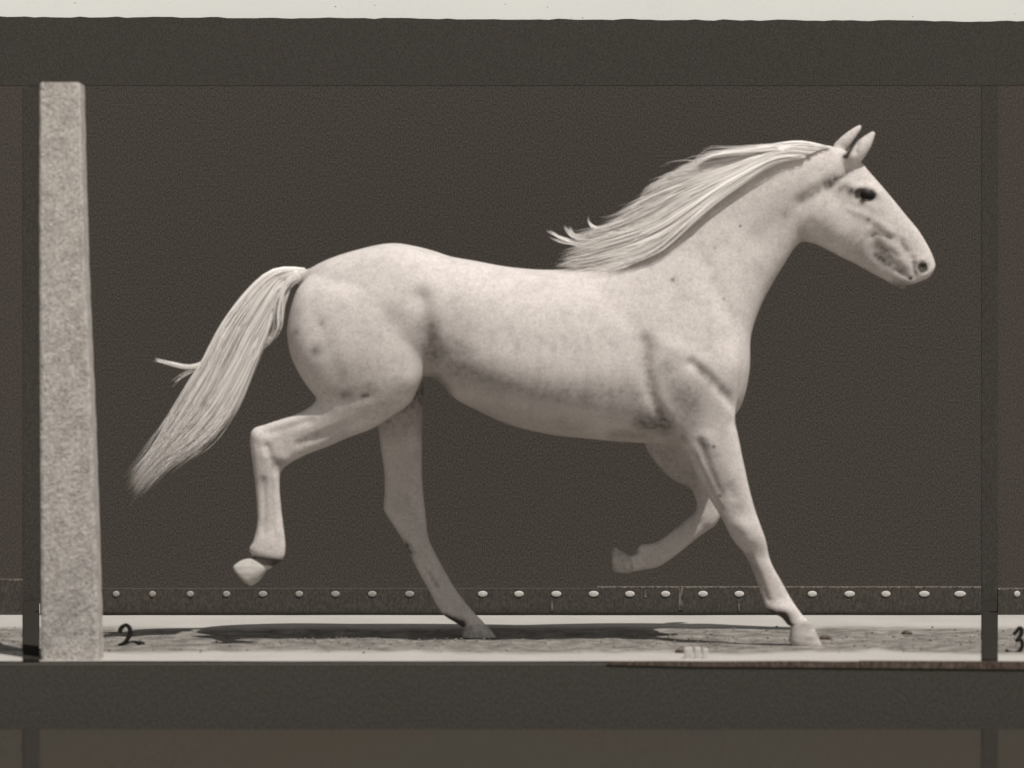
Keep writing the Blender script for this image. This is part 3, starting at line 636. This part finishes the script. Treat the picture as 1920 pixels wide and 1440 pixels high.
# hair
def strands(name, curves, parent, mat, k=4):
    V, Fc, T = [], [], []
    for pts, r, tone in curves:
        n = len(pts); base = len(V)
        for i, p in enumerate(pts):
            a = pts[max(i-1, 0)]; b = pts[min(i+1, n-1)]; d = (b-a); d.normalize()
            u = d.cross(Vector((0, 1, 0))); u = u.normalized() if u.length > 1e-4 else Vector((1, 0, 0)); w_ = d.cross(u)
            s = i/(n-1); rr = r*min(1, 0.35+s*5)*(1-max(0, (s-.45)/.55)**1.6*0.93)
            for q in range(k):
                an = 2*math.pi*q/k; V.append(p+u*rr*math.cos(an)+w_*rr*math.sin(an)); T.append(tone)
        for i in range(n-1):
            for q in range(k): Fc.append((base+i*k+q, base+i*k+(q+1) % k, base+(i+1)*k+(q+1) % k, base+(i+1)*k+q))
        Fc.append(tuple(base+q for q in range(k))[::-1]); Fc.append(tuple(base+(n-1)*k+q for q in range(k)))
    o = link_mesh(name, V, Fc, mat, parent, smooth=True)
    a = o.data.attributes.new('tone', 'FLOAT', 'POINT'); a.data.foreach_set('value', T); return o
def resample(pts, n):
    c = catmull(np.array(pts, float), 12); d = np.r_[0, np.cumsum(np.linalg.norm(np.diff(c, axis=0), axis=1))]
    t_ = np.linspace(0, d[-1], n); return np.stack([np.interp(t_, d, c[:, i]) for i in range(c.shape[1])], 1)
NS = 22
def guide_family(guides, per, jit, ysurf, r, spread=0.012, hug=True, trim=(0.75, 1.0), tonef=None, clump=5):
    G = [resample(g, NS) for g in guides]; out = []
    for gi in range(len(G)-1):
        nc = max(1, per//clump)
        for c_ in range(nc):
            uc = (c_+random.random())/nc; toc = random.random(); yoff_c = random.gauss(0, spread); ph = random.uniform(0, 6.28)
            jc = np.array([random.gauss(0, jit), random.gauss(0, jit)]); wav = random.gauss(0, jit*0.8)
            for s in range(clump):
                u = min(1, max(0, uc+random.gauss(0, .35/nc))); base = G[gi]*(1-u)+G[gi+1]*u
                tt = np.linspace(0, 1, NS); js = jc*0.8+np.array([random.gauss(0, jit*.35), random.gauss(0, jit*.35)])
                pts = base.copy(); pts[:, :2] += np.outer(tt**1.2, js); pts[:, 1] += wav*np.sin(tt*6+ph)*tt
                t0 = random.uniform(0, .12); e = random.uniform(*trim); q = resample(pts, NS*2); i0 = int(t0*NS*2); i1 = max(i0+8, int(e*NS*2))
                q = resample(q[i0:i1], NS)
                yo = yoff_c+random.gauss(0, spread*.35); P3 = []
                for i, row in enumerate(q):
                    P3.append(P(row[0], row[1], row[2]+yo*(0.25+0.75*i/NS)))
                if hug:
                    ys_ = []
                    for p in P3:
                        # cast along the line of sight so that the hair lies on the near side
                        h = bvh.ray_cast(Vector((p.x, -1.0, p.z)), Vector((0, 1, 0)))[0]
                        ys_.append(h.y if h is not None and h.y < 0.05 else None)
                    last = None; yv = []
                    for y in ys_:
                        if y is not None: last = y
                        yv.append(last if last is not None else 0.0)
                    yv = np.array(yv)
                    for _ in range(3): yv = np.r_[yv[0], (yv[:-2]+yv[1:-1]+yv[2:])/3, yv[-1]]
                    for i, p in enumerate(P3):
                        nw_ = yv[i]-0.006-abs(yo)*1.0-0.010*math.sin(math.pi*i/NS)
                        P3[i] = P(q[i, 0], q[i, 1], nw_)
                out.append((P3, r*random.uniform(.6, 1.3), min(1, max(0, toc*.6+random.random()*.5))))
    return out
mane_g = [
 [(1560, 276, 0), (1500, 268, 0), (1440, 276, 0), (1375, 290, 0), (1330, 294, 0), (1306, 310, 0), (1298, 322, 0)],
 [(1540, 280, 0), (1480, 275, 0), (1410, 298, 0), (1330, 320, 0), (1262, 336, 0), (1218, 354, 0), (1206, 378, 0)],
 [(1530, 284, 0), (1460, 285, 0), (1385, 315, 0), (1290, 348, 0), (1215, 385, 0), (1170, 412, 0), (1125, 427, 0)],
 [(1520, 288, 0), (1450, 292, 0), (1370, 330, 0), (1280, 372, 0), (1200, 415, 0), (1120, 437, 0), (1062, 447, 0)],
 [(1510, 292, 0), (1450, 297, 0), (1370, 338, 0), (1300, 385, 0), (1225, 432, 0), (1140, 462, 0), (1050, 485, 0)],
 [(1510, 294, 0), (1450, 300, 0), (1378, 340, 0), (1318, 385, 0), (1262, 435, 0), (1190, 475, 0), (1085, 502, 0), (1030, 504, 0)],
 [(1510, 296, 0), (1452, 306, 0), (1388, 346, 0), (1336, 382, 0), (1284, 425, 0), (1240, 463, 0), (1180, 489, 0), (1105, 512, 0)]]
mane = guide_family(mane_g, 75, 5, None, .0034, spread=.008, trim=(.80, 1.0))
# short mane rooted along the crest
mane += guide_family([[(1420, 290, 0), (1330, 322, 0), (1240, 345, 0), (1212, 360, 0)], [(1330, 335, 0), (1250, 372, 0), (1190, 405, 0), (1140, 425, 0)], [(1250, 390, 0), (1180, 430, 0), (1110, 450, 0), (1068, 462, 0)], [(1190, 440, 0), (1130, 470, 0), (1070, 490, 0), (1035, 502, 0)]], 60, 5, None, .0034, spread=.006, trim=(.7, 1.0))
def wisp(pts, n, j, r, y0=-.03, grow=.5):
    out = []
    for _ in range(n):
        q = resample(pts, NS); js = np.array([random.gauss(0, j), random.gauss(0, j)]); s0 = np.array([random.gauss(0, j*.8), random.gauss(0, j*.8)])
        tt = np.linspace(0, 1, NS)[:, None]; q[:, :2] += js*tt*grow+s0*(1-tt); q = resample(q[:int(NS*random.uniform(.7, 1))], NS)
        yo = random.gauss(0, .01); out.append(([P(a[0], a[1], y0+yo) for a in q], r*random.uniform(.6, 1.2), random.uniform(.3, 1)))
    return out
mane += [([q+Vector((0, .006, 0)) for q in p], r*2.2, .4+.5*t_) for p, r, t_ in guide_family(mane_g, 34, 4, None, .0040, spread=.002, trim=(.80, .94), clump=1)]
mane += guide_family(mane_g, 190, 8, None, .0016, spread=.010, trim=(.80, 1.03) if False else (.84, 1.0), clump=3)
mane += wisp([(1160, 440), (1125, 430), (1108, 422), (1102, 410), (1105, 400)], 16, 4, .0026, grow=.4)
mane += wisp([(1130, 448), (1090, 445), (1072, 440), (1062, 428), (1058, 420)], 18, 4, .0026)
mane += wisp([(1130, 455), (1085, 448), (1072, 432), (1070, 420)], 12, 4, .0024)
mane += wisp([(1150, 455), (1090, 455), (1055, 447), (1035, 436), (1022, 430)], 22, 4, .0026, grow=.5)
mane += wisp([(1120, 470), (1080, 458), (1050, 452), (1030, 440)], 12, 3, .0024)
mane += wisp([(1460, 278), (1400, 284), (1360, 288), (1325, 296), (1304, 312), (1299, 324)], 50, 4, .0034, y0=-.06)
mane_o = strands('mane', mane, horse, M['hair'])
# tail
tail_g = [
 [(572, 504, 0), (540, 503, 0), (512, 509, 0), (482, 530, 0), (442, 576, 0), (408, 630, 0), (380, 690, 0), (352, 735, 0), (318, 798, 0), (282, 862, 0), (240, 918, 0)],
 [(572, 510, 0), (542, 512, 0), (518, 524, 0), (490, 560, 0), (456, 612, 0), (425, 670, 0), (398, 722, 0), (365, 775, 0), (325, 825, 0), (284, 872, 0), (242, 926, 0)],
 [(570, 516, 0), (545, 522, 0), (525, 545, 0), (506, 590, 0), (480, 640, 0), (456, 692, 0), (432, 735, 0), (398, 785, 0), (352, 828, 0), (296, 872, 0), (246, 934, 0)],
 [(566, 518, 0), (545, 527, 0), (527, 553, 0), (509, 598, 0), (490, 650, 0), (470, 695, 0), (450, 742, 0), (425, 785, 0), (388, 822, 0), (332, 848, 0), (285, 885, 0)]]
tail = []
for lay, (yy_, tn) in enumerate(((-.035, 0), (-.012, 0), (.012, 0), (.035, 0))):
    fam = guide_family(tail_g, 90, 6, None, .0032, spread=.010, hug=False, trim=(.66, 1.0))
    for pts, r, tone in fam:
        n = len(pts)
        for i in range(n): pts[i] = pts[i]+Vector((0, yy_*min(1, .2+2*i/n)*(1-.5*(i/n)), 0))
        tail.append((pts, r, tone))
tail += [(p, r*2.2, .5+.5*t_) for p, r, t_ in guide_family(tail_g, 50, 5, None, .0042, spread=.008, hug=False, trim=(.66, .85), clump=1)]
tail += [([q+Vector((0, -.05*min(1, i/8), 0)) for i, q in enumerate(p)], r, .2+.8*t_) for p, r, t_ in guide_family(tail_g, 330, 11, None, .0016, spread=.012, hug=False, trim=(.72, 1.0), clump=3)]
# tuft inside the tail, the side wisp
tail += wisp([(556, 516), (538, 533), (526, 565), (522, 600), (521, 624)], 80, 6, .0034, y0=-.03, grow=1)
tail += wisp([(538, 535), (524, 580), (522, 610), (508, 635), (482, 655)], 34, 5, .003, y0=-.03, grow=.8)
tail += wisp([(430, 650), (395, 675), (360, 688), (325, 683), (285, 672)], 45, 6, .0028, y0=-.02, grow=.35)
tail += wisp([(410, 680), (370, 690), (340, 708), (312, 730)], 14, 5, .0022, y0=-.02, grow=.6)
strands('tail', tail, horse, M['hair'])
